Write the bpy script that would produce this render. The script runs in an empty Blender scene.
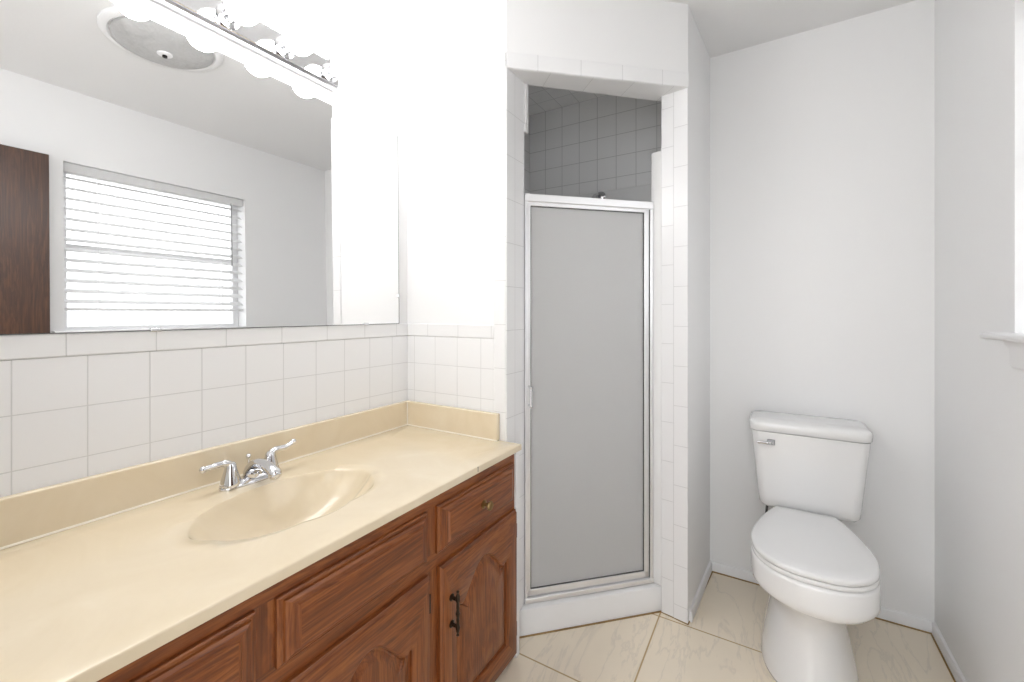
import bpy, bmesh, math, random
from mathutils import Vector, Matrix
random.seed(7)
PI = math.pi
S = bpy.context.scene
C = S.collection

# ------------------------------------------------------------------ camera, world, exposure
FPX = 430.3
cam = bpy.data.cameras.new('camera'); co = bpy.data.objects.new('camera', cam); C.objects.link(co)
co.location = (0, 0, 1.226); co.rotation_euler = (PI/2, 0, math.radians(31.14))
cam.sensor_fit = 'HORIZONTAL'; cam.sensor_width = 36.0; cam.lens = FPX/1024*36.0
cam.shift_y = -28.0/1024; cam.clip_start = 0.02
S.camera = co
W = bpy.data.worlds.new('sky'); S.world = W; W.use_nodes = True
bg = W.node_tree.nodes['Background']; bg.inputs[0].default_value = (0.98, 0.99, 1.0, 1); bg.inputs[1].default_value = 1.55
S.view_settings.view_transform = 'Standard'; S.view_settings.look = 'None'
S.view_settings.gamma = 1.0; S.view_settings.use_curve_mapping = False
S.view_settings.exposure = 0.90
GLOBE = 20.0            # emission strength of the vanity globes

# ------------------------------------------------------------------ measured layout (metres)
XL, XR, YE, YT, YR, H = -1.314, 0.533, 1.323, 2.247, -0.12, 2.443
ZC = 0.765             # counter top
ZB = 0.862             # backsplash top
PL, PR, PI_ = (-0.823, 1.323), (-0.283, 1.811), (-0.386, 1.828)

# ------------------------------------------------------------------ materials
def mat(name):
    m = bpy.data.materials.new(name); m.use_nodes = True
    return m, m.node_tree, m.node_tree.nodes['Principled BSDF']
def nd(nt, t, **kw):
    n = nt.nodes.new(t)
    for k, v in kw.items(): setattr(n, k, v)
    return n
def math_(nt, op, a, b=None, c=None):
    n = nt.nodes.new('ShaderNodeMath'); n.operation = op
    for i, v in enumerate((a, b, c)):
        if v is None: continue
        if isinstance(v, (int, float)): n.inputs[i].default_value = v
        else: nt.links.new(v, n.inputs[i])
    return n.outputs[0]
def noise(nt, scale, detail=4, rough=.5, vec=None, dist=0):
    n = nt.nodes.new('ShaderNodeTexNoise')
    n.inputs['Scale'].default_value = scale; n.inputs['Detail'].default_value = detail
    n.inputs['Roughness'].default_value = rough; n.inputs['Distortion'].default_value = dist
    if vec is not None: nt.links.new(vec, n.inputs['Vector'])
    return n
def ramp(nt, fac, stops):
    r = nt.nodes.new('ShaderNodeValToRGB')
    while len(r.color_ramp.elements) < len(stops): r.color_ramp.elements.new(.5)
    for e, (p, c) in zip(r.color_ramp.elements, stops): e.position = p; e.color = (*c, 1)
    nt.links.new(fac, r.inputs[0]); return r.outputs[0]
def mixc(nt, fac, a, b):
    n = nt.nodes.new('ShaderNodeMix'); n.data_type = 'RGBA'
    if isinstance(fac, (int, float)): n.inputs[0].default_value = fac
    else: nt.links.new(fac, n.inputs[0])
    for i, v in ((6, a), (7, b)):
        if isinstance(v, tuple): n.inputs[i].default_value = (*v, 1)
        else: nt.links.new(v, n.inputs[i])
    return n.outputs[2]
def bump(nt, b, height, strength, dist=.002):
    n = nt.nodes.new('ShaderNodeBump'); n.inputs['Strength'].default_value = strength; n.inputs['Distance'].default_value = dist
    nt.links.new(height, n.inputs['Height']); nt.links.new(n.outputs[0], b.inputs['Normal'])
def objco(nt): return nt.nodes.new('ShaderNodeTexCoord').outputs['Object']

def paint(name, col, rough=.55, bs=.12, scale=90):
    m, nt, b = mat(name)
    v = objco(nt); n = noise(nt, 3, 3, .6, v)
    nt.links.new(mixc(nt, n.outputs[0], tuple(c*.985 for c in col), col), b.inputs['Base Color'])
    b.inputs['Roughness'].default_value = rough
    bump(nt, b, noise(nt, scale, 3, .6, v).outputs[0], bs, .0015)
    return m
def solid(name, col, rough=.4, metal=0.0, coat=0.0, vary=.04):
    m, nt, b = mat(name)
    n = noise(nt, 14, 3, .5, objco(nt))
    nt.links.new(mixc(nt, n.outputs[0], tuple(c*(1-vary) for c in col), col), b.inputs['Base Color'])
    b.inputs['Roughness'].default_value = rough; b.inputs['Metallic'].default_value = metal
    b.inputs['Coat Weight'].default_value = coat
    return m
def tile(name, axis, u0, pu, v0, pv, col=(.84, .84, .845), grout=(.64, .64, .64), w=.0010, rough=.28, vaxis='z', veins=False):
    """square glazed tile; joints at u0 + k*pu along `axis` and at v0 + k*pv along `vaxis`"""
    m, nt, b = mat(name)
    v = objco(nt); sp = nd(nt, 'ShaderNodeSeparateXYZ'); nt.links.new(v, sp.inputs[0])
    def coord(a):
        if a == 'd': return math_(nt, 'MULTIPLY', math_(nt, 'ADD', sp.outputs[0], sp.outputs[1]), .7071)
        return sp.outputs['xyz'.index(a)]
    def dist(a, o, p):
        t = math_(nt, 'DIVIDE', math_(nt, 'SUBTRACT', coord(a), o - 40*p), p)
        return math_(nt, 'MULTIPLY', math_(nt, 'PINGPONG', math_(nt, 'FRACT', t), .5), p)
    d = math_(nt, 'MINIMUM', dist(axis, u0, pu), dist(vaxis, v0, pv))
    mr = nd(nt, 'ShaderNodeMapRange'); mr.interpolation_type = 'SMOOTHSTEP'
    mr.inputs['From Min'].default_value = w*.5; mr.inputs['From Max'].default_value = w*1.6
    nt.links.new(d, mr.inputs['Value'])
    base = col
    if veins:
        n1 = noise(nt, 2.3, 6, .62, v, 1.3)
        mp = nd(nt, 'ShaderNodeMapping'); mp.inputs['Rotation'].default_value = (0, 0, .75); mp.inputs['Scale'].default_value = (5.5, 1.1, 1)
        nt.links.new(v, mp.inputs[0])
        n2 = noise(nt, 1.25, 5, .6, mp.outputs[0], .8)
        vein = ramp(nt, n2.outputs[0], [(0, (0, 0, 0)), (.475, (0, 0, 0)), (.50, (.85, .85, .85)), (.52, (.08, .08, .08)), (1, (0, 0, 0))])
        base = mixc(nt, n1.outputs[0], tuple(c*.93 for c in col), tuple(min(1, c*1.04) for c in col))
        base = mixc(nt, math_(nt, 'MULTIPLY', vein, .40), base, tuple(c*f for c, f in zip(col, (.66, .67, .70))))
    nt.links.new(mixc(nt, mr.outputs[0], grout, base), b.inputs['Base Color'])
    b.inputs['Roughness'].default_value = rough
    bump(nt, b, mr.outputs[0], .35, .0015)
    return m
def wood(name, grain, c0, c1, c2, off=(0, 0, 0), rough=.38):
    m, nt, b = mat(name)
    mp = nd(nt, 'ShaderNodeMapping'); nt.links.new(objco(nt), mp.inputs[0])
    mp.inputs['Location'].default_value = off
    sc = [9.0, 9.0, 9.0]; sc['xyz'.index(grain)] = .9; mp.inputs['Scale'].default_value = sc
    v = mp.outputs[0]
    big = noise(nt, 1.5, 5, .6, v, 1.6)
    wv = nd(nt, 'ShaderNodeMath'); wv.operation = 'SINE'
    nt.links.new(math_(nt, 'MULTIPLY', big.outputs[0], 46), wv.inputs[0])
    rings = math_(nt, 'MULTIPLY_ADD', wv.outputs[0], .5, .5)
    mp2 = nd(nt, 'ShaderNodeMapping'); nt.links.new(objco(nt), mp2.inputs[0])
    sc2 = [160.0, 160.0, 160.0]; sc2['xyz'.index(grain)] = 5.0; mp2.inputs['Scale'].default_value = sc2
    fine = noise(nt, 1.0, 3, .6, mp2.outputs[0])
    f = math_(nt, 'ADD', math_(nt, 'MULTIPLY', rings, .15), math_(nt, 'ADD', math_(nt, 'MULTIPLY', fine.outputs[0], .62), math_(nt, 'MULTIPLY', big.outputs[0], .30)))
    nt.links.new(ramp(nt, f, [(.25, c0), (.52, c1), (.82, c2)]), b.inputs['Base Color'])
    b.inputs['Roughness'].default_value = rough; b.inputs['Coat Weight'].default_value = .10; b.inputs['Coat Roughness'].default_value = .25
    bump(nt, b, fine.outputs[0], .25, .0008)
    return m

M = {}
M['wall'] = paint('wall_paint', (.87, .87, .872))
M['ceiling'] = paint('ceiling_paint', (.82, .82, .822), .7, .35, 60)
M['trim'] = solid('trim_paint', (.86, .86, .87), .35)
M['porcelain'] = solid('porcelain', (.84, .84, .84), .08, 0, .5, .01)
M['seat'] = solid('seat_plastic', (.84, .84, .84), .22, 0, 0, .01)
M['surround'] = solid('shower_surround', (.88, .88, .88), .22)
M['chrome'] = solid('chrome', (.70, .70, .715), .06, 1)
M['alu'] = solid('brushed_aluminium', (.86, .86, .87), .36, .7)
M['grey'] = solid('grey_plastic', (.30, .30, .30), .4)
M['chrome_dark_refl'] = solid('chrome_dark_reflection', (.30, .30, .31), .3, 1)  # chrome with a dark reflection painted into its base colour, for the lever base
M['bronze'] = solid('dark_bronze', (.045, .032, .022), .35, .8)
M['brass'] = solid('aged_brass', (.30, .20, .09), .35, 1)
M['black'] = solid('black_metal', (.012, .010, .010), .45)
M['seal'] = solid('dark_seal', (.10, .10, .10), .6)
M['caulk_pale'] = solid('pale_caulk', (.86, .80, .68), .5)
M['caulk'] = solid('tan_caulk', (.42, .27, .11), .8, 0, 0, .5)
OK0, OK1, OK2 = (.055, .014, .004), (.205, .056, .0120), (.37, .128, .031)
M['oak_y'] = wood('oak_grain_along', 'y', OK0, OK1, OK2)
M['oak_z'] = wood('oak_grain_upright', 'z', OK0, OK1, OK2, (.3, .7, .2))
M['door_wood'] = wood('dark_door_wood', 'z', (.022, .008, .0035), (.060, .022, .009), (.125, .050, .022), (.1, .4, .9))
# cultured marble
m, nt, b = mat('beige_cultured_marble'); M['marble'] = m
v = objco(nt); n1 = noise(nt, 3.2, 6, .6, v, 1.8)
nt.links.new(ramp(nt, n1.outputs[0], [(.30, (.735, .620, .440)), (.55, (.770, .660, .485)), (.72, (.80, .70, .53))]), b.inputs['Base Color'])
b.inputs['Roughness'].default_value = .17; b.inputs['Coat Weight'].default_value = .3; b.inputs['Coat Roughness'].default_value = .1
# mirror
m, nt, b = mat('mirror_silver'); M['mirror'] = m
b.inputs['Base Color'].default_value = (.93, .935, .935, 1); b.inputs['Metallic'].default_value = 1; b.inputs['Roughness'].default_value = .004
# obscure glass of the shower door
m, nt, b = mat('obscure_glass'); M['obscure'] = m
tr = nd(nt, 'ShaderNodeBsdfTranslucent'); tr.inputs[0].default_value = (.95, .95, .95, 1); mx = nd(nt, 'ShaderNodeMixShader'); mx.inputs[0].default_value = .30
nt.links.new(b.outputs[0], mx.inputs[1]); nt.links.new(tr.outputs[0], mx.inputs[2]); nt.links.new(mx.outputs[0], nt.nodes['Material Output'].inputs[0])
b.inputs['Base Color'].default_value = (.95, .95, .95, 1); b.inputs['Roughness'].default_value = .34
b.inputs['IOR'].default_value = 1.25; b.inputs['Transmission Weight'].default_value = .50
bump(nt, b, noise(nt, 420, 2, .5, objco(nt)).outputs[0], .25, .0006)
# window glass
m, nt, b = mat('window_glass'); M['glass'] = m
b.inputs['Base Color'].default_value = (1, 1, 1, 1); b.inputs['Roughness'].default_value = .0; b.inputs['Transmission Weight'].default_value = 1; b.inputs['IOR'].default_value = 1.02
# ceiling fixture glass
m, nt, b = mat('frosted_dome_glass'); M['dome'] = m
v = objco(nt); vo = nd(nt, 'ShaderNodeTexVoronoi'); vo.inputs['Scale'].default_value = 60; nt.links.new(v, vo.inputs['Vector'])
nt.links.new(mixc(nt, noise(nt, 14, 4, .6, v, 1).outputs[0], (.36, .36, .36), (.60, .60, .60)), b.inputs['Base Color'])
b.inputs['Roughness'].default_value = .3; bump(nt, b, vo.outputs['Distance'], .5, .003)
# blind slats: white, lets daylight through
m, nt, b = mat('blind_slat'); M['slat'] = m
tr = nd(nt, 'ShaderNodeBsdfTranslucent'); tr.inputs[0].default_value = (.9, .9, .9, 1)
b.inputs['Base Color'].default_value = (.82, .82, .82, 1); b.inputs['Roughness'].default_value = .5
mx = nd(nt, 'ShaderNodeMixShader'); mx.inputs[0].default_value = .35
nt.links.new(b.outputs[0], mx.inputs[1]); nt.links.new(tr.outputs[0], mx.inputs[2]); nt.links.new(mx.outputs[0], nt.nodes['Material Output'].inputs[0])
# lamp globes
m, nt, b = mat('lit_globe'); M['globe'] = m
b.inputs['Base Color'].default_value = (.9, .9, .9, 1); b.inputs['Emission Color'].default_value = (1, 1, 1, 1); b.inputs['Emission Strength'].default_value = GLOBE
# tiles
TP = .1125
M['t_left'] = tile('tile_left', 'y', 1.2325, TP, 1.132, TP)
M['t_left_b'] = tile('tile_left_bullnose', 'y', .298, .1595, 1.0, 5)
M['t_end'] = tile('tile_end', 'x', -1.268, TP-.0005, 1.132, TP)
M['t_end_b'] = tile('tile_end_bullnose', 'x', -1.194, .155, 1.0, 5)
M['t_col'] = tile('tile_upright_bullnose', 'x', 3, 9, 1.184, .159)
M['t_jamb'] = tile('tile_jamb', 'y', 1.375, .1, 1.163, .159)
M['t_pierA'] = tile('tile_pier_outer', 'x', -.338, 9, 1.809, .159)
M['t_pierB'] = tile('tile_pier_inner', 'x', -.338, 9, 1.738, .159)
M['t_head'] = tile('tile_header', 'd', .469, .166, 3, 9)
M['t_soff'] = tile('tile_soffit', 'd', .52, .166, 30, 99, vaxis='y')
SH = dict(col=(.89, .89, .89), grout=(.60, .60, .60), w=.0014)
M['t_sback'] = tile('tile_shower_back', 'x', -1.232, .1047, 2.398, TP, **SH)
M['t_sside'] = tile('tile_shower_side', 'y', 2.247, TP, 2.398, TP, **SH)
M['t_sceil'] = tile('tile_shower_ceiling', 'x', -1.232, .1047, 2.247, TP, vaxis='y', **SH)
M['floor'] = tile('floor_marble_tile', 'x', -.3905, .457, 1.340, .457, col=(.90, .80, .65), grout=(.52, .37, .19), w=.0026, rough=.22, vaxis='y', veins=True)

# ------------------------------------------------------------------ mesh helpers
class MB:
    def __init__(s): s.bm = bmesh.new(); s.mi = 0
    def face(s, vs):
        try:
            f = s.bm.faces.new(vs); f.material_index = s.mi; return f
        except ValueError: return None
    def box(s, x0, x1, y0, y1, z0, z1):
        v = [s.bm.verts.new(p) for p in ((x0,y0,z0),(x1,y0,z0),(x1,y1,z0),(x0,y1,z0),(x0,y0,z1),(x1,y0,z1),(x1,y1,z1),(x0,y1,z1))]
        for q in ((3,2,1,0),(4,5,6,7),(0,1,5,4),(1,2,6,5),(2,3,7,6),(3,0,4,7)): s.face([v[i] for i in q])
        return s
    def prism(s, poly, z0, z1):
        a = [s.bm.verts.new((*p, z0)) for p in poly]; b = [s.bm.verts.new((*p, z1)) for p in poly]; n = len(poly)
        s.face(a[::-1]); s.face(b)
        for i in range(n): s.face([a[i], a[(i+1)%n], b[(i+1)%n], b[i]])
        return s
    def loft(s, rings, cap=(True, True), closed=True, mis=None):
        R = [[s.bm.verts.new(p) for p in r] for r in rings]; n = len(R[0])
        for k in range(len(R)-1):
            for i in range(n if closed else n-1):
                j = (i+1) % n
                f = s.face([R[k][i], R[k][j], R[k+1][j], R[k+1][i]])
                if f and mis: f.material_index = mis(k, i)
        if cap[0]: s.face(R[0][::-1])
        if cap[1]: s.face(R[-1])
        return s
    def tube(s, pts, rad, n=12, cap=True):
        pts = [Vector(p) for p in pts]; rings = []
        if isinstance(rad, (int, float)): rad = [rad]*len(pts)
        up = None
        for i, p in enumerate(pts):
            t = (pts[min(i+1, len(pts)-1)] - pts[max(i-1, 0)]).normalized()
            if up is None:
                up = Vector((0, 0, 1)) if abs(t.z) < .9 else Vector((1, 0, 0))
            a = t.cross(up).normalized(); bb = a.cross(t).normalized(); up = bb
            rings.append([p + rad[i]*(a*math.cos(2*PI*k/n) + bb*math.sin(2*PI*k/n)) for k in range(n)])
        return s.loft(rings, (cap, cap))
    def lathe(s, prof, org=(0,0,0), axis=(0,0,1), n=28):
        """prof = [(radius, height along axis)...]"""
        w = Vector(axis).normalized(); u = w.orthogonal().normalized(); v = w.cross(u); o = Vector(org)
        rings = [[o + w*h + max(r, 1e-5)*(u*math.cos(2*PI*k/n) + v*math.sin(2*PI*k/n)) for k in range(n)] for r, h in prof]
        return s.loft(rings)
    def sphere(s, c, r, n=24):
        return s.lathe([(r*math.sin(PI*i/14), -r*math.cos(PI*i/14)) for i in range(15)], c, (0,0,1), n)
    def build(s, name, mats, parent=None, bevel=0, seg=2, smooth=True, sub=0, loc=(0,0,0), angle=35):
        bmesh.ops.remove_doubles(s.bm, verts=s.bm.verts, dist=1e-6)
        bmesh.ops.recalc_face_normals(s.bm, faces=s.bm.faces)
        me = bpy.data.meshes.new(name); s.bm.to_mesh(me); s.bm.free()
        for mm in (mats if isinstance(mats, (list, tuple)) else [mats]): me.materials.append(mm)
        o = bpy.data.objects.new(name, me); C.objects.link(o); o.location = loc
        if parent: o.parent = parent
        if sub:
            md = o.modifiers.new('sub', 'SUBSURF'); md.levels = sub; md.render_levels = sub
        if bevel:
            md = o.modifiers.new('bevel', 'BEVEL'); md.width = bevel; md.segments = seg; md.limit_method = 'ANGLE'; md.angle_limit = math.radians(40)
        if smooth:
            for p in me.polygons: p.use_smooth = True
            if not sub: me.set_sharp_from_angle(angle=math.radians(angle))
        return o
def thing(name, label, cat, loc=(0,0,0), rotz=0, group=None):
    o = bpy.data.objects.new(name, None); C.objects.link(o); o.empty_display_size = .05
    o.location = loc; o.rotation_euler = (0, 0, rotz); o['label'] = label; o['category'] = cat
    if group: o['group'] = group
    return o
def tag(o, label, cat):
    o['label'] = label; o['category'] = cat; return o
def struct(o, label, cat):
    o['kind'] = 'structure'; o['label'] = label; o['category'] = cat; return o
def smoothpts(pts, sub=6, closed=False):
    """Catmull-Rom through the points"""
    P = [Vector(p) for p in pts]; n = len(P); out = []
    rng = range(n) if closed else range(n-1)
    for i in rng:
        g = (lambda k: P[k % n]) if closed else (lambda k: P[min(max(k, 0), n-1)])
        p0, p1, p2, p3 = g(i-1), g(i), g(i+1), g(i+2)
        for q in range(sub):
            t = q/sub
            out.append(.5*((2*p1) + (p2-p0)*t + (2*p0-5*p1+4*p2-p3)*t*t + (3*p1-p0-3*p2+p3)*t**3))
    if not closed: out.append(P[-1])
    return out

# ------------------------------------------------------------------ room shell
T = .10
struct(MB().box(XL-T, XR+.25, YR-1.0, YT+T, -.08, 0).build('floor', M['floor'], smooth=False), 'beige veined marble tile floor with tan grout lines', 'floor')
struct(MB().box(XL-T, XR+.25, YR-T, YT+T, H, H+.06).build('ceiling', M['ceiling'], smooth=False), 'white textured ceiling', 'ceiling')
struct(MB().box(XL-T, XL, YR-T, YE+.05, 0, H).build('wall_left', M['wall'], smooth=False), 'white wall behind the vanity mirror', 'wall')
struct(MB().box(XL-T, PL[0], YE, YE+.10, 0, H).build('wall_end', M['wall'], smooth=False), 'white wall at the far end of the vanity', 'wall')
struct(MB().box(PI_[0], XR+.15, YT, YT+T, 0, H).build('wall_back', M['wall'], smooth=False), 'white wall behind the toilet', 'wall')
struct(MB().prism([PR, (-.253, YT), (-.386, YT), PI_], 0, H).build('wall_partition', M['wall'], smooth=False), 'white partition between the shower and the toilet', 'wall')
struct(MB().prism([PL, PR, (-.386, 1.880), (-.823, 1.452)], 2.118, H).build('wall_header', M['wall'], smooth=False), 'white slanting wall over the shower opening', 'wall')
# right wall with window opening
WY0, WY1, WZ0, WZ1 = .710, 1.612, 1.172, 2.061
w = MB(); X1 = XR+.16
w.box(XR, X1, YR-T, WY0, 0, H); w.box(XR, X1, WY1, YT, 0, H); w.box(XR, X1, WY0, WY1, 0, WZ0); w.box(XR, X1, WY0, WY1, WZ1, H)
struct(w.build('wall_right', M['wall'], smooth=False), 'white wall with the window', 'wall')
# rear wall with the doorway the camera looks through
DX0, DX1, DZ = -.36, .47, 2.075
w = MB(); w.box(XL, DX0, YR-T, YR, 0, H); w.box(DX1, XR, YR-T, YR, 0, H); w.box(DX0, DX1, YR-T, YR, DZ, H)
struct(w.build('wall_rear', M['wall'], smooth=False), 'white wall around the doorway behind the viewer', 'wall')
# baseboards (shaped top)
def baseboard(name, a, b, nrm, label):
    a, b, n = Vector((*a, 0)), Vector((*b, 0)), Vector((*nrm, 0))
    prof = [(0, .001), (.011, .001), (.011, .036), (.008, .044), (.003, .047), (0, .047)]
    m_ = MB().loft([[p + n*d + Vector((0, 0, z)) for d, z in prof] for p in (a, b)])
    return struct(m_.build(name, M['trim']), label, 'baseboard')
baseboard('baseboard_back', (-.253, YT), (XR, YT), (0, -1), 'low white baseboard behind the toilet')
baseboard('baseboard_partition', (-.282, 1.826), (-.253, YT), (1, -.06), 'low white baseboard along the partition beside the toilet')
baseboard('baseboard_right', (XR, YR), (XR, YT), (-1, 0), 'low white baseboard under the window')
# tan joint between walls and floor
def joint(name, pts, w_=.006):
    m_ = MB()
    for a, b in zip(pts, pts[1:]):
        m_.tube([(*a, .002), (*b, .002)], w_*.5, 8)
    return struct(m_.build(name, M['caulk']), 'tan grout joint along the floor edge', 'trim')
joint('trim_1', [(-.824, 1.395), (-.390, 1.826), (-.283, 1.806), (-.241, YT-.013), (XR-.013, YT-.013), (XR-.013, .7)], .006)

# ------------------------------------------------------------------ tiles on the walls
m_ = MB(); m_.box(XL, XL+.006, YR, YE, .60, 1.132); m_.mi = 1; m_.box(XL, XL+.0075, YR, YE, 1.132, 1.183)
struct(m_.build('trim_2', [M['t_left'], M['t_left_b']], bevel=.003), 'white square tiles below the mirror', 'tiles')
m_ = MB(); m_.box(XL+.006, -.872, YE-.006, YE, .60, 1.132); m_.mi = 1; m_.box(XL+.0075, -.872, YE-.0075, YE, 1.132, 1.183)
m_.mi = 2; m_.box(-.872, -.823, YE-.0075, YE, 0, 2.170)
struct(m_.build('trim_3', [M['t_end'], M['t_end_b'], M['t_col']], bevel=.003), 'white square tiles on the end wall beside the shower', 'tiles')
m_ = MB(); m_.box(-.823, -.818, YE-.006, 1.446, 0, 2.118); m_.box(-.823, -.812, 1.446, 1.468, 1.926, 2.118)
struct(m_.build('trim_4', M['t_jamb'], bevel=.002), 'white tiles on the left jamb of the shower opening', 'tiles')
def slab(p, q, off, z0, z1):           # thin upright slab standing proud of the line p-q
    p, q = Vector(p), Vector(q); d = (q-p).normalized(); n = Vector((d.y, -d.x))*off
    return [tuple(p+n), tuple(q+n), tuple(q), tuple(p)], z0, z1
mid = (-.338, 1.820)
m_ = MB(); m_.prism(*slab(mid, PR, .006, 0, 2.118)); m_.mi = 1; m_.prism(*slab(PI_, mid, .005, 0, 2.118))
struct(m_.build('trim_5', [M['t_pierA'], M['t_pierB']], bevel=.002), 'two columns of white tiles on the end of the partition', 'tiles')
m_ = MB(); m_.prism(*slab(PL, PR, .006, 2.113, 2.171)); m_.mi = 1
m_.prism([PL, PR, PI_, (-.386, 1.880), (-.823, 1.452)], 2.112, 2.118)
struct(m_.build('trim_6', [M['t_head'], M['t_soff']], bevel=.002), 'row of white tiles along the top of the shower opening', 'tiles')

# ------------------------------------------------------------------ shower enclosure
XS = -1.235
m_ = MB(); m_.box(XS-.06, -.386, YT, YT+.05, 0, 1.884); m_.mi = 1; m_.box(XS-.06, -.386, YT-.004, YT+.05, 1.884, H)
struct(m_.build('wall_shower_back', [M['surround'], M['t_sback']], smooth=False), 'tiled back wall inside the shower', 'wall')
m_ = MB(); m_.box(XS-.06, XS, YE+.10, YT, 0, 1.884); m_.mi = 1; m_.box(XS-.06, XS+.004, YE+.10, YT, 1.884, H)
struct(m_.build('wall_shower_left', [M['surround'], M['t_sside']], smooth=False), 'tiled left wall inside the shower', 'wall')
m_ = MB(); m_.box(-.392, -.386, 1.885, YT, 0, 1.884); m_.mi = 1; m_.box(-.394, -.386, 1.885, YT, 1.884, 2.398)
struct(m_.build('wall_shower_right', [M['surround'], M['t_sside']], smooth=False), 'tiled right wall inside the shower', 'wall')
struct(MB().prism([(XS, YE+.10), (-.852, YE+.10), (-.40, 1.868+.02), (-.394, YT-.004), (XS, YT-.004)], 2.398, 2.43).build('ceiling_shower', M['t_sceil'], smooth=False), 'tiled ceiling inside the shower', 'ceiling')
struct(MB().prism([(XS, YE+.10), (-.86, YE+.10), (-.40, 1.90), (-.392, YT), (XS, YT)], 0.001, .045).build('floor_shower', M['surround'], smooth=False), 'white shower pan behind the glass door', 'floor')
def diag(k, x): return (x, x-k)        # point on the line x - y = k
# curb: rounded front, sloping top
prof = [(0, .001), (0, .090), (.004, .099), (.012, .103), (.060, .108), (.135, .108), (.135, .001)]
xa, xb = -.818, -.389
rings = []
for x in (xa, xb):
    r = []
    for d, z in prof:
        k = -2.222 - d*math.sqrt(2); r.append((x, x-k, z))
    rings.append(r)
struct(MB().loft(rings).build('trim_7', M['surround'], bevel=.002), 'white shower curb under the glass door', 'curb')
# white filler strip right of the shower door
m_ = MB(); m_.prism([(-.386, 1.824), (-.386, 1.885), (-.408, 1.885), (-.433, 1.862), (-.433, 1.843), (-.424, 1.834)], .105, 1.893)
o = m_.build('trim_8', M['surround'], bevel=.004); struct(o, 'white upright flange right of the shower door', 'trim')

# shower door: an Empty on the curb; local x runs along the opening, local y into the shower
D0 = Vector(diag(-2.27, -.821)); DW = (Vector(diag(-2.27, -.430)) - D0).length
sd = thing('shower_door', 'framed shower door with grey obscure glass in a silver frame', 'shower door', (D0.x, D0.y, .110), PI/4)
ZT = 1.686-.110
fr = MB(); fr.box(0, .010, -.014, .022, 0, ZT-.028); fr.box(DW-.014, DW, -.014, .022, 0, ZT-.028)
fr.box(0, DW, -.016, .024, ZT-.030, ZT); fr.box(0, DW, -.018, .022, 0, .018)
fr.build('outer_frame', M['alu'], sd, bevel=.0025)
df = MB(); a0, a1 = .012, DW-.017
df.box(a0, a0+.013, -.006, .012, .020, ZT-.032); df.box(a1-.020, a1, -.006, .012, .020, ZT-.032)
df.box(a0, a1, -.006, .012, .020, .045); df.box(a0, a1, -.006, .012, ZT-.044, ZT-.032)
df.build('door_frame', M['alu'], sd, bevel=.002)
MB().box(a0+.011, a1-.018, .002, .007, .042, ZT-.042).build('glass_panel', M['obscure'], sd, smooth=False)
sl = MB(); g0, g1, q0, q1 = a0+.013, a1-.020, .045, ZT-.044
sl.box(g0, g0+.003, -.002, .002, q0, q1); sl.box(g1-.003, g1, -.002, .002, q0, q1); sl.box(g0, g1, -.002, .002, q0, q0+.003); sl.box(g0, g1, -.002, .002, q1-.003, q1)
sl.build('rubber_seal', M['seal'], sd, smooth=False)
MB().box(DW-.0165, DW-.0145, -.010, .012, .02, ZT-.032).build('hinge_gap_seal', M['seal'], sd, smooth=False)
zh = .905-.110
hd = MB(); hd.tube([(.019, -.006, zh-.036), (.019, -.032, zh-.036), (.019, -.032, zh+.036), (.019, -.006, zh+.036)], .0052, 12)
hd.sphere((.019, -.032, zh-.036), .0068, 14); hd.sphere((.019, -.032, zh+.036), .0068, 14)
hd.build('handle', M['chrome'], sd)

# shower head and valve on the back wall
sh = thing('shower_sprayer', 'shower head on a bent arm inside the shower above the door', 'shower head', (-.794, YT-.004, 1.852))
MB().lathe([(.030, 0), (.030, .004), (.020, .010), (.011, .014)], (0, 0, 0), (0, -1, 0)).build('flange', M['chrome'], sh)
MB().tube(smoothpts([(0, -.005, 0), (0, -.05, .002), (0, -.10, -.016), (0, -.135, -.048)]), .008, 14).build('arm', M['chrome'], sh)
MB().lathe([(.010, 0), (.016, .012), (.012, .02), (.030, .05), (.032, .058), (.028, .061), (0, .061)], (0, -.132, -.045), (0, -.62, -.78)).build('spray_head', M['chrome'], sh)
sv = thing('shower_valve', 'round shower valve on the wall, blurred behind the obscure glass', 'shower valve', (-.857, YT-.001, 1.105))
MB().lathe([(.075, 0), (.075, .004), (.060, .012), (.03, .016), (.026, .05), (0, .05)], (0, 0, 0), (0, -1, 0)).build('escutcheon', M['chrome'], sv)
MB().tube([(0, -.045, 0), (0, -.06, -.03), (0, -.065, -.075)], [.014, .011, .008], 12).build('lever', M['chrome'], sv)

# ------------------------------------------------------------------ vanity cabinet
XF = -.783; Y0, Y1 = -.02, 1.312
vc = thing('vanity_cabinet', 'reddish brown oak bathroom vanity with raised panel doors', 'cabinet', (XL+.01, Y0, 0))
def L(x, y, z): return (x - vc.location.x, y - vc.location.y, z - vc.location.z)
def lbox(mb, x0, x1, y0, y1, z0, z1):
    a = L(x0, y0, z0); b_ = L(x1, y1, z1); mb.box(a[0], b_[0], a[1], b_[1], a[2], b_[2])
cb = MB()
lbox(cb, XL+.01, XL+.022, Y0, Y1, .03, .742); lbox(cb, XL+.022, XF-.0205, Y0, Y0+.016, .03, .742); lbox(cb, XL+.022, XF-.0205, Y1-.016, Y1, .03, .742)
lbox(cb, XL+.022, XF-.0205, Y0+.016, Y1-.016, .042, .058)
cb.build('carcass', M['oak_z'], vc, smooth=False)
ff = MB()
lbox(ff, XF-.020, XF, Y0, Y1, .700, .742); lbox(ff, XF-.020, XF, Y0, Y1, .533, .578); lbox(ff, XF-.020, XF, Y0, Y1, .008, .050)
ff.mi = 1
for a, b_ in ((Y0, .03), (.405, .463), (.845, .903), (1.275, Y1)): lbox(ff, XF-.0205, XF-.0002, a, b_, .008, .742)
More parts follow.
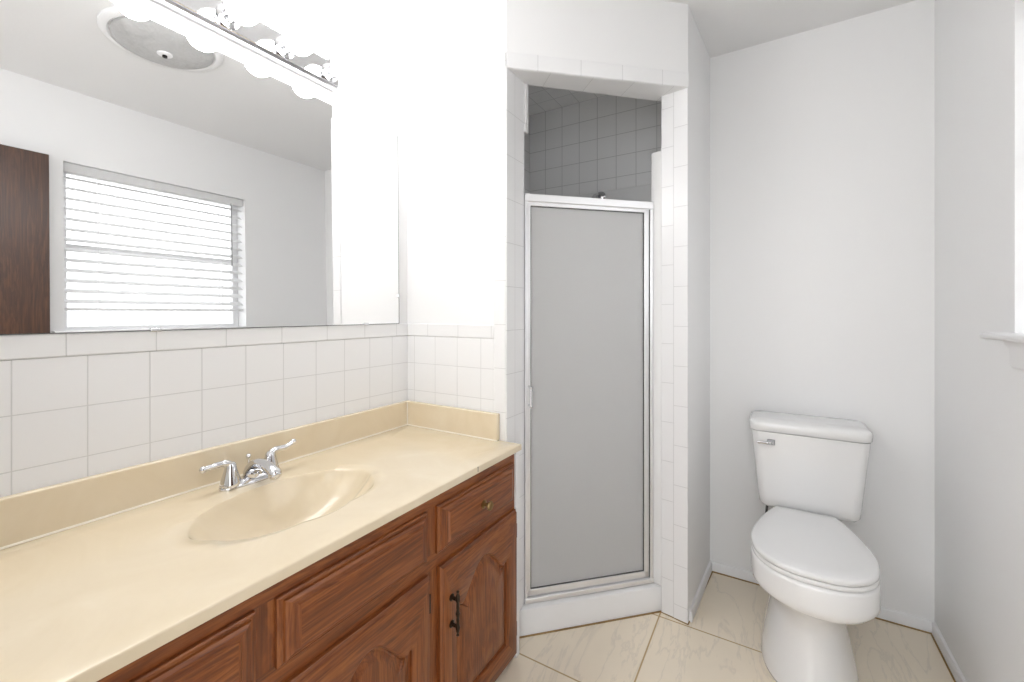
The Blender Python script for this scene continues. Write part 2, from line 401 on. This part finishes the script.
ff.build('face_frame', [M['oak_y'], M['oak_z']], vc, bevel=.0015)
lk = MB(); lbox(lk, XL+.01, XF-.045, Y0+.01, Y1-.004, .001, .04); lk.build('plinth', M['oak_y'], vc, smooth=False)

def rect(y0, y1, z0, z1, x): return [L(x, y0, z0), L(x, y1, z0), L(x, y1, z1), L(x, y0, z1)]
def drawer(name, y0, y1, z0=.573, z1=.702):
    b0 = .034
    prof = [(0, 0), (0, .007), (.004, .009), (.010, .010), (.012, .014), (.020, .018), (b0-.004, .020), (b0, .0245), (b0+.003, .025)]
    rings = [rect(y0+i, y1-i, z0+i*.72, z1-i*.72, XF+d) for i, d in prof]
    mb = MB(); mb.loft(rings, mis=lambda k, i: 0 if i in (0, 2) else 1)
    o = mb.build(name, [M['oak_y'], M['oak_z']], vc, angle=18)
    return o
drawer('drawer_front', .016, .414)
drawer('false_drawer_front', .452, .853)
d3 = drawer('drawer_front', .893, 1.291)
kn = MB(); ko = L(XF+.025, 1.088, .638)
kn.lathe([(.013, 0), (.013, .002), (.006, .004), (.005, .013), (.012, .018), (.0145, .023), (.012, .027), (0, .029)], ko, (1, 0, 0), 20)
ko_ = kn.build('knob', M['brass'], d3)
def arch(y0, y1, z0, zs, zp, n=40):
    """opening outline in (y,z): square below, cathedral arch above. zs = shoulder, zp = peak"""
    out = []
    for i in range(9): out.append((y0 + (y1-y0)*i/8, z0))
    for i in range(1, 9): out.append((y1, z0 + (zs-z0)*i/8))
    for i in range(1, n):
        t = 1 - i/n                      # from right to left
        a = abs(2*t-1)                   # 1 at the sides, 0 in the middle
        h = max(0, 1-(a/.80)**2)**1.45 + .20*max(0, (a-.76)/.24)**1.6
        out.append((y0 + (y1-y0)*t, zs + (zp-zs)*h))
    for i in range(9): out.append((y0, zs + (z0-zs)*i/8))
    return out[:-1]
def panel_door(y0, y1, z0=.030, z1=.535, hinge_right=True, handle=None):
    st = .064
    yi0, yi1, zi0, zs, zp = y0+st+.03, y1-st, z0+.070, z1-.150, z1-.062
    yi0 = y0+st
    inn = arch(yi0, yi1, zi0, zs, zp); n = len(inn)
    cy, cz = (yi0+yi1)/2, (zi0+zs)/2
    outer = []
    for i, (y, z) in enumerate(inn):     # matching points on the rectangle
        if i <= 8: outer.append((y0 + (y1-y0)*i/8, z0))
        elif i <= 16: outer.append((y1, z0 + (z1-z0)*(i-8)/8))
        elif i < 16+40: outer.append((y1 + (y0-y1)*(i-16)/40, z1))
        else: outer.append((y0, z1 + (z0-z1)*(i-56)/8))
    ins = lambda d: arch(yi0+d, yi1-d, zi0+d, zs-d*.75, zp-d)
    def rr(o, i, x):
        return [L(x, y + (i if y < cy else -i)*min(1, abs(y-cy)/max(1e-6, (y1-y0)/2)), z + (i if z < (z0+z1)/2 else -i)*min(1, abs(z-(z0+z1)/2)/((z1-z0)/2))) for y, z in o]
    R3 = lambda o, x: [L(x, y, z) for y, z in o]
    rings = [R3(outer, XF), R3(outer, XF+.010), rr(outer, .004, XF+.013), rr(outer, .007, XF+.0185), rr(outer, .011, XF+.020),
             R3(ins(-.006), XF+.020), R3(ins(-.002), XF+.0185), R3(ins(.002), XF+.0145), R3(ins(.004), XF+.0075)]
    mb = MB(); mb.loft(rings, (True, False), mis=lambda k, i: 0 if (i < 8 or 16 <= i < 56) else 1)
    d = mb.build('door', [M['oak_y'], M['oak_z']], vc, angle=25)
    fan = lambda f: [(cy + (y-cy)*f, cz + (z-cz)*f) for y, z in ins(.032)]
    pr = [R3(ins(.001), XF+.004), R3(ins(.004), XF+.0085), R3(ins(.010), XF+.0085), R3(ins(.026), XF+.0165), R3(ins(.032), XF+.0185), R3(fan(.6), XF+.0185), R3(fan(.02), XF+.0185)]
    MB().loft(pr, (False, True)).build('raised_panel', M['oak_z'], d, angle=22)
    ys = y1+.0015 if hinge_right else y0-.0015
    for z in (z1-.075, z0+.085):
        hb = MB(); lbox(hb, XF+.002, XF+.012, ys-.003, ys+.003, z-.022, z+.022)
        p = L(XF+.011, ys, z); hb.tube([(p[0], p[1], p[2]-.024), (p[0], p[1], p[2]+.024)], .0035, 10)
        hb.build('hinge', M['black'], d)
    yh = y0+.038 if hinge_right else y1-.038
    zc = z0+.368
    x = XF+.020
    hb = MB()
    for s_ in (-1, 1):
        a = L(x, yh, zc+s_*.037)
        hb.lathe([(.010, 0), (.010, .002), (.005, .005), (.0045, .022)], a, (1, 0, 0), 14)
    c0 = Vector(L(x+.022, yh, zc))
    prof = [(-.072, .0015), (-.068, .0045), (-.062, .0025), (-.056, .005), (-.042, .0065), (-.034, .004), (-.02, .0045), (-.012, .0036), (0, .0062), (.012, .0036), (.02, .0045), (.034, .004), (.042, .0065), (.056, .005), (.062, .0025), (.068, .0045), (.072, .0015)]
    hb.lathe([(r, h*.88) for h, r in prof], c0, (0, 0, 1), 14)
    hb.build('handle', M['bronze'], d)
    return d
panel_door(.900, 1.304)
panel_door(.457, .856)
panel_door(.008, .412)
# white filler strip at the cabinet's right end
struct(MB().box(-.816, -.777, Y1+.002, YE+.016, 0, .740).build('trim_9', M['trim'], bevel=.002), 'white upright strip at the right end of the vanity', 'trim')

# ------------------------------------------------------------------ counter with integral basin
XCF = -.756
vt = thing('marble_countertop', 'beige cultured marble vanity top with moulded shell basin', 'countertop', (XL, 0, ZC))
sc = Vector((-1.020, .637))
def rsink(f):
    # f = 0 towards +Y, PI/2 towards +X (front); shell with scalloped front edge
    a, b_ = .222, .142
    c, s_ = math.cos(f), math.sin(f)
    r = 1/math.sqrt((c/a)**2 + (s_/b_)**2)
    if s_ > -.15:
        wgt = min(1, (s_+.15)/.35)
        r *= 1 + wgt*(.065*abs(math.cos(3.5*(f-PI/2))) - .035)
    return r
yA, yB, xA, xB = Y0-.02, YE-.007, XL+.007, XCF
N = 192
rings = {}
def ring_pts(fn): return [fn(2*PI*k/N) for k in range(N)]
def pt(f, r): return Vector((sc.x + r*math.sin(f), sc.y + r*math.cos(f)))
def redge(f):
    c, s_ = math.cos(f), math.sin(f); t = 9
    if c > 1e-9: t = min(t, (yB-sc.y)/c)
    if c < -1e-9: t = min(t, (yA-sc.y)/c)
    if s_ > 1e-9: t = min(t, (xB-sc.x)/s_)
    if s_ < -1e-9: t = min(t, (xA-sc.x)/s_)
    return t
loc = lambda p, z: (p.x - XL, p.y, z)
# snap angles so that the four slab corners are hit exactly
ang = [2*PI*k/N for k in range(N)]
for cx, cy in ((xA, yA), (xA, yB), (xB, yA), (xB, yB)):
    f = math.atan2(cx-sc.x, cy-sc.y) % (2*PI); k = min(range(N), key=lambda q: abs(ang[q]-f)); ang[k] = f
top = MB(); R = []
TH = .021
R.append([loc(pt(f, redge(f)), -TH) for f in ang])
R.append([loc(pt(f, redge(f)), -.004) for f in ang])
R.append([loc(pt(f, redge(f)-.0015), -.001) for f in ang])
R.append([loc(pt(f, redge(f)-.005), 0) for f in ang])
for t in (.6, .25, .08): R.append([loc(pt(f, rsink(f) + (redge(f)-.005-rsink(f))*t), 0) for f in ang])
top.loft(R, (False, False))
# underside
U = [[loc(pt(f, redge(f)), -TH) for f in ang], [loc(pt(f, rsink(f)*1.03), -TH) for f in ang]]
top.loft(U, (False, False))
R = [[loc(pt(f, rsink(f) + (redge(f)-.005-rsink(f))*.08), 0) for f in ang], [loc(pt(f, rsink(f)*1.01), -.0002) for f in ang]]
def bowl(f):
    pass
for t in (.985, .96, .92, .86, .78, .68, .56, .44, .32, .22, .13, .10):
    R.append([])
    for f in ang:
        fr_ = max(0, math.sin(f))                       # front side slopes more gently
        pw = 2.6 - 1.0*fr_
        dep = -.115*(1 - t**pw) - .003*min(1, (1-t)/.05)
        R[-1].append(loc(pt(f, rsink(f)*t*(1) + .0) + Vector((-.03*(1-t), 0)), dep))
top.loft(R, (False, True))
o = top.build('counter_with_basin', M['marble'], vt, angle=50)
MB().box(.007, .026, yA, yB, 0, ZB-ZC).build('backsplash', M['marble'], vt, bevel=.004, seg=3)
MB().box(.026, (-.846-XL), yB-.019, yB, 0, ZB-ZC).build('side_splash', M['marble'], vt, bevel=.004, seg=3)
ck = MB(); ck.tube([(.027, yA, .001), (.027, yB-.02, .001)], .003, 8); ck.tube([(.027, yB-.020, .001), (-.846-XL, yB-.020, .001)], .003, 8); ck.tube([(.027, yB-.020, .001), (.027, yB-.020, ZB-ZC-.003)], .003, 8)
ck.build('caulk_bead', M['caulk_pale'], vt)
MB().box(XCF-XL-.006, XCF-XL+.0004, 1.0528, 1.0550, -.016, -.001).build('edge_crack', M['seal'], vt, smooth=False)
dr = MB(); dr.lathe([(.026, 0), (.026, .003), (.020, .004), (.018, .001), (.016, .001), (.016, .005), (.010, .008), (0, .0085)], (sc.x-.03-XL+.003, sc.y, -.1165), (0, 0, 1), 24)
dr.build('drain', M['chrome'], vt)

# ------------------------------------------------------------------ faucet
fa = thing('faucet', 'chrome two-handle faucet behind the basin', 'faucet', (-1.222, .640, ZC+.0006))
oval = lambda hw, hl, z, n=40: [(hw*math.cos(2*PI*k/n), math.copysign(abs(math.sin(2*PI*k/n))**.7, math.sin(2*PI*k/n))*hl, z) for k in range(n)]
MB().loft([oval(.026, .080, 0), oval(.026, .080, .006), oval(.022, .075, .013), oval(.014, .06, .017)]).build('base_plate', M['chrome'], fa)
for s_ in (-1, 1):
    y = s_*.0525
    hb = MB()
    hb.lathe([(.025, .006), (.0245, .014), (.020, .030), (.0155, .046), (.0135, .056), (.0125, .062), (.009, .067), (0, .069)], (0, y, 0), (0, 0, 1), 24)
    tip = (.004, y+s_*.066, .072+(.006 if s_ > 0 else -.004))
    hb.tube(smoothpts([(0, y, .052), (0, y+s_*.006, .064), (.001, y+s_*.02, .0685), (.003, y+s_*.044, .069), tip]), [.0105]*6+[.0095]*6+[.0078]*6+[.0072]*6+[.0075], 14)
    hb.sphere(tip, .0086, 14)
    hb.build('lever_handle', M['chrome'], fa)
sp = MB()
path = smoothpts([(0, 0, .008), (.004, 0, .032), (.030, .0, .050), (.070, .0, .054), (.105, 0, .046), (.118, 0, .034)], 5)
nP = len(path)
sp.tube(path, [.021 - .006*min(1, i/(nP*.55)) for i in range(nP)], 18)
sp.sphere((.112, 0, .042), .0165, 18)
sp.build('spout', M['chrome'], fa)
lr = MB(); lr.tube([(-.012, 0, .01), (-.014, 0, .062)], .0025, 10); lr.sphere((-.014, 0, .066), .0068, 14); lr.build('lift_rod', M['chrome'], fa)

# ------------------------------------------------------------------ mirror
MT = math.atan(.0085/.767)
wm = thing('wall_mirror', 'large frameless mirror on the wall over the vanity', 'mirror', (XL+.0085, .0, 1.184))
wm.rotation_euler = (0, -MT, 0)
MB().box(-.004, .001, YR+.02, 1.266, 0, .767).build('mirror_glass', M['mirror'], wm, smooth=False)
ed = MB(); ed.box(-.0045, .0015, YR+.02, 1.2675, -.0018, 0); ed.box(-.0045, .0015, 1.266, 1.2675, 0, .767); ed.build('mirror_edge', M['seal'], wm, smooth=False)
for y, z in ((1.098, 0), (.455, 0), (1.089, .767), (1.175, .767), (.2, .767)):
    MB().box(-.004, .006, y-.011, y+.011, z-.004, z+.005).build('clip', M['chrome'], wm, bevel=.002)
MB().box(-.004, .006, 1.260, 1.269, .104, .120).build('clip', M['chrome'], wm, bevel=.002)

# ------------------------------------------------------------------ vanity light
vl = thing('vanity_light', 'chrome strip light with round lit globes above the mirror', 'light', (XL, 0, 2.045))
bp = MB(); prof = [(0, -.046), (.026, -.046), (.029, -.042), (.026, -.038), (.031, -.035), (.031, .035), (.026, .038), (.029, .042), (.026, .046), (0, .046)]
bp.loft([[(d, y, z) for d, z in prof] for y in (.06, .964)])
bp.build('back_plate', M['chrome'], vl)
for k in range(6):
    y = .930 - .160*k
    so = MB(); so.lathe([(.030, 0), (.030, .004), (.020, .008), (.0185, .03), (.021, .034), (.017, .036), (0, .036)], (.031, y, -.004), (1, 0, 0), 24)
    so.build('socket', M['chrome'], vl)
    gl = MB(); gl.lathe([(.012, .030), (.014, .036)] + [(.043*math.sin(a), .078 - .043*math.cos(a)) for a in [.35+(PI-.35)*i/14 for i in range(15)]], (.031, y, -.004), (1, 0, 0), 24)
    gl.build('globe_bulb', M['globe'], vl)

# ------------------------------------------------------------------ toilet
TX = .118
to = thing('toilet', 'white two-piece toilet with closed lid against the back wall', 'toilet', (TX, YT, 0))
def rrect(hw, y0, y1, z, r, n=6):
    pts = []
    for cx, cy, a0 in ((hw-r, y1-r, 0), (-hw+r, y1-r, 90), (-hw+r, y0+r, 180), (hw-r, y0+r, 270)):
        for i in range(n+1):
            a = math.radians(a0 + 90*i/n); pts.append((cx + r*math.cos(a), cy + r*math.sin(a), z))
    return pts
# local y = 0 at the wall, negative towards the room
tk = MB()
tk.loft([rrect(.140, -.175, -.030, .430, .03), rrect(.158, -.190, -.016, .433, .035), rrect(.167, -.197, -.010, .445, .036), rrect(.171, -.200, -.008, .48, .036),
         rrect(.184, -.206, -.006, .62, .034), rrect(.195, -.213, -.005, .742, .032)])
tk.bm.transform(Matrix.Translation((.003, 0, 0)))
tank = tk.build('tank', M['porcelain'], to, angle=60)
ld = MB()
ld.loft([rrect(.195, -.214, -.004, .744, .034), rrect(.200, -.219, -.002, .748, .036), rrect(.202, -.221, -.002, .772, .036), rrect(.199, -.218, -.004, .782, .036), rrect(.188, -.212, -.010, .788, .034), rrect(.15, -.17, -.04, .790, .03)])
ld.bm.transform(Matrix.Translation((.002, 0, 0)))
ld.build('tank_lid', M['porcelain'], to, angle=60)
lv = MB(); lv.box(-.135, -.108, -.218, -.205, .692, .714); lv.build('lever_base', M['chrome_dark_refl'], tank, bevel=.003)
lv = MB(); lv.tube(smoothpts([(-.122, -.218, .703), (-.124, -.228, .703), (-.140, -.231, .703), (-.168, -.228, .701)]), [.007]*12+[.006]*7, 12); lv.build('flush_lever', M['chrome'], tank)
# bowl and pedestal: egg-shaped sections
def egg(hw, yb, yf, z, n=48, wide=.42):
    """back at yb, front at yf (yf < yb), widest `wide` of the way from the back"""
    ym = yb + (yf-yb)*wide; pts = []
    for k in range(n):
        a = 2*PI*k/n; c, s_ = math.cos(a), math.sin(a)
        ex = 2.0 if s_ < 0 else 2.6
        x = hw*math.copysign(abs(c)**(2/ex), c)
        y = ym + (abs(s_)**(2/ex))*((yf-ym) if s_ < 0 else (yb-ym))
        pts.append((x, y, z))
    return pts
half = [(.096, -.212), (.107, -.238), (.131, -.300), (.155, -.385), (.171, -.470), (.172, -.535), (.155, -.608), (.111, -.662), (.056, -.688), (0, -.693)]
lid = smoothpts([(w_, y) for w_, y in half], 4)
def outline(sc_, z, dy=0):
    cy = -.46; R_ = [(p[0]*sc_, cy + (p[1]-cy)*sc_ + dy, z) for p in lid]; Lf = [(-x, y, z_) for x, y, z_ in R_[::-1]][1:]
    return [(x-.007, y, z_) for x, y, z_ in R_ + Lf]
def sec(hw, yb, yf, z, wide=.55, dx=0, k=0.0):
    """egg section matched point by point to the seat outline; k blends towards that outline"""
    o_ = outline(1.012, z); ym = yb + (yf-yb)*wide; r = []
    for x, y, z_ in o_:
        a = math.atan2((y+.46)/.25, x/.177); c, q = math.cos(a), math.sin(a)
        ex = 2.0 if q < 0 else 2.7
        ex_ = hw*math.copysign(abs(c)**(2/ex), c) + dx; ey = ym + abs(q)**(2/ex)*((yf-ym) if q < 0 else (yb-ym))
        r.append((ex_ + (x-ex_)*k, ey + (y-ey)*k, z))
    return r
bw = MB()
bw.loft([sec(.139, -.10, -.622, .001, .62, -.012), sec(.141, -.10, -.624, .012, .62, -.012), sec(.136, -.105, -.612, .05, .6, -.012), sec(.122, -.11, -.592, .12, .58, -.012), sec(.109, -.115, -.575, .19, .55, -.012), sec(.105, -.115, -.575, .235, .55, -.010),
         sec(.113, -.11, -.590, .270, .55, -.008, .1), sec(.132, -.11, -.630, .300, .55, -.004, .35), sec(.155, -.11, -.675, .322, .55, 0, .7), sec(.17, -.11, -.70, .338, .55, 0, .95), sec(.17, -.11, -.70, .352, .55, 0, 1), sec(.17, -.11, -.70, .405, .55, 0, 1), outline(1.0, .4145), outline(.95, .4165)])
bw.loft([rrect(.085, -.30, -.03, .20, .03), rrect(.100, -.30, -.028, .34, .03), rrect(.112, -.30, -.026, .40, .03), rrect(.112, -.29, -.026, .4285, .03)])
bw.build('bowl', M['porcelain'], to, angle=80)
se = MB(); se.loft([outline(.985, .417), outline(1.0, .420), outline(1.0, .429), outline(.99, .432)]); se.build('seat', M['seat'], to, angle=50)
li = MB(); li.loft([outline(.985, .4335), outline(1.0, .436), outline(1.003, .445), outline(.992, .4505), outline(.965, .453), outline(.80, .455), outline(.4, .456)]); li.build('seat_lid', M['seat'], to, angle=50)
for s_ in (-1, 1):
    MB().tube([(s_*.075-.02, -.206, .424), (s_*.075+.02, -.206, .424)], .0075, 14).build('hinge', M['seat'], to)
for s_ in (-1, 1):
    MB().lathe([(.014, 0), (.014, .006), (.010, .014), (0, .017)], (s_*.118-.012, -.30, .035), (s_, 0, .25), 16).build('bolt_cap', M['porcelain'], to)
# water supply
ws = thing('supply_valve', 'water shutoff valve and hose behind the toilet', 'valve', (-.02, YT, .20))
MB().lathe([(.026, 0), (.026, .003), (.012, .008), (.008, .01), (.008, .05)], (0, -.001, 0), (0, -1, 0), 20).build('escutcheon', M['chrome'], ws)
MB().lathe([(.010, 0), (.012, .01), (.010, .03), (.006, .034), (.014, .036), (.014, .046), (0, .048)], (0, -.045, 0), (0, -1, 0), 16).build('valve_body', M['chrome'], ws)
MB().tube(smoothpts([(0, -.055, .008), (-.002, -.06, .08), (.0, -.08, .17), (.006, -.09, .2285)]), .005, 10).build('hose', M['seal'], ws)

# ------------------------------------------------------------------ window and blind
wf = MB(); XA = XR+.075
for a in ((WY0, WY0+.035, WZ0, WZ1), (WY1-.035, WY1, WZ0, WZ1), (WY0+.001, WY1-.001, WZ0, WZ0+.025), (WY0+.001, WY1-.001, WZ1-.035, WZ1), (WY0+.001, WY1-.001, 1.620, 1.644)):
    e_ = .0 if a[3]-a[2] > .5 else .001; wf.box(XA+.03+e_, XA+.07-e_, *a)
win = struct(wf.build('window_1', M['trim'], bevel=.003), 'white double-hung window in the right wall', 'window')
pane = MB(); pane.box(XA+.048, XA+.052, WY0+.034, WY1-.034, WZ0+.024, 1.621); pane.box(XA+.048, XA+.052, WY0+.034, WY1-.034, 1.643, WZ1-.034)
pane.build('window_pane', M['glass'], win, smooth=False)
sl = MB(); 
prof = [(.0, 0), (-.040, 0), (-.049, .004), (-.052, .011), (-.049, .017), (-.044, .019), (.075, .019), (.075, 0)]
sl.loft([[(XR+d, y, WZ0-.016+z) for d, z in prof] for y in (WY0-.045, WY1+.045)])
prof = [(0, -.07), (-.008, -.07), (-.012, -.062), (-.014, -.02), (-.022, -.008), (-.026, 0), (0, 0)]
sl.loft([[(XR+d, y, WZ0-.0165+z) for d, z in prof] for y in (WY0+.01, WY1-.01)])
struct(sl.build('trim_10', M['trim'], bevel=.0015), 'white window sill with a moulded apron', 'sill')
wb = thing('window_blind', 'white slatted blind hanging in the window', 'blind', (XR+.040, WY0, WZ1))
bw_ = WY1-WY0
MB().box(-.022, .022, .006, bw_-.006, -.050, -.002).build('headrail', M['slat'], wb, bevel=.003)
n = 0; mbs = MB(); z = -.075; tilt = math.radians(27)
while z > -.745:
    c_, s_ = math.cos(tilt), math.sin(tilt)
    ring = []
    for y in (.008, bw_-.008):
        r = []
        for q in (-1, -.5, 0, .5, 1): r.append((q*.0245*c_, y, z + q*.0245*s_ + .002*(1-q*q)))
        for q in (1, .5, 0, -.5, -1): r.append((q*.0245*c_+.0008, y, z + q*.0245*s_ + .002*(1-q*q)-.0022))
        ring.append(r)
    mbs.loft(ring); z -= .0545; n += 1
mbs.build('slats', M['slat'], wb)
MB().box(-.020, .020, .008, bw_-.008, -.782, -.766).build('bottom_rail', M['slat'], wb, bevel=.003)
for y in (.14, bw_-.14):
    cd = MB()
    for x in (-.021, .021): cd.tube([(x, y, -.05), (x, y, -.768)], .0012, 6)
    cd.build('ladder_cord', M['trim'], wb)
wd = MB(); wd.tube([(-.028, bw_-.085, -.045), (-.034, bw_-.085, -.09), (-.034, bw_-.085, -.47)], .0035, 8); wd.build('tilt_wand', M['grey'], wb)

# ------------------------------------------------------------------ open door leaf against the right wall
dl = MB(); dl.box(.482, .517, -.115, .648, .008, 2.062)
door = struct(dl.build('door_1', M['door_wood'], bevel=.002), 'dark brown wooden door open against the right wall, seen in the mirror', 'door')
kb = MB(); kb.lathe([(.030, 0), (.030, .004), (.012, .010), (.011, .03), (.024, .042), (.027, .052), (.020, .062), (0, .065)], (.482, .570, .93), (-1, 0, 0), 24)
kb.build('door_knob', M['brass'], door)

# ------------------------------------------------------------------ round ceiling fixture
cf = thing('ceiling_light', 'round ceiling light with grey frosted glass, reflected in the mirror', 'ceiling light', (-.35, .83, H))
MB().lathe([(.215, 0), (.215, -.010), (.205, -.018), (.188, -.020), (.180, -.012), (0, -.012)], (0, 0, 0), (0, 0, 1), 56).build('trim_ring', M['trim'], cf)
MB().lathe([(.178, -.013), (.176, -.022), (.155, -.036), (.12, -.047), (.07, -.055), (0, -.058)], (0, 0, 0), (0, 0, 1), 56).build('glass_dome', M['dome'], cf)
fi = MB(); fi.lathe([(.028, -.055), (.028, -.060), (.018, -.064), (0, -.064)], (0, 0, 0), (0, 0, 1), 24); f_ = fi.build('finial_washer', M['trim'], cf)
MB().lathe([(.009, -.063), (.009, -.072), (0, -.075)], (0, 0, 0), (0, 0, 1), 16).build('finial', M['black'], cf)
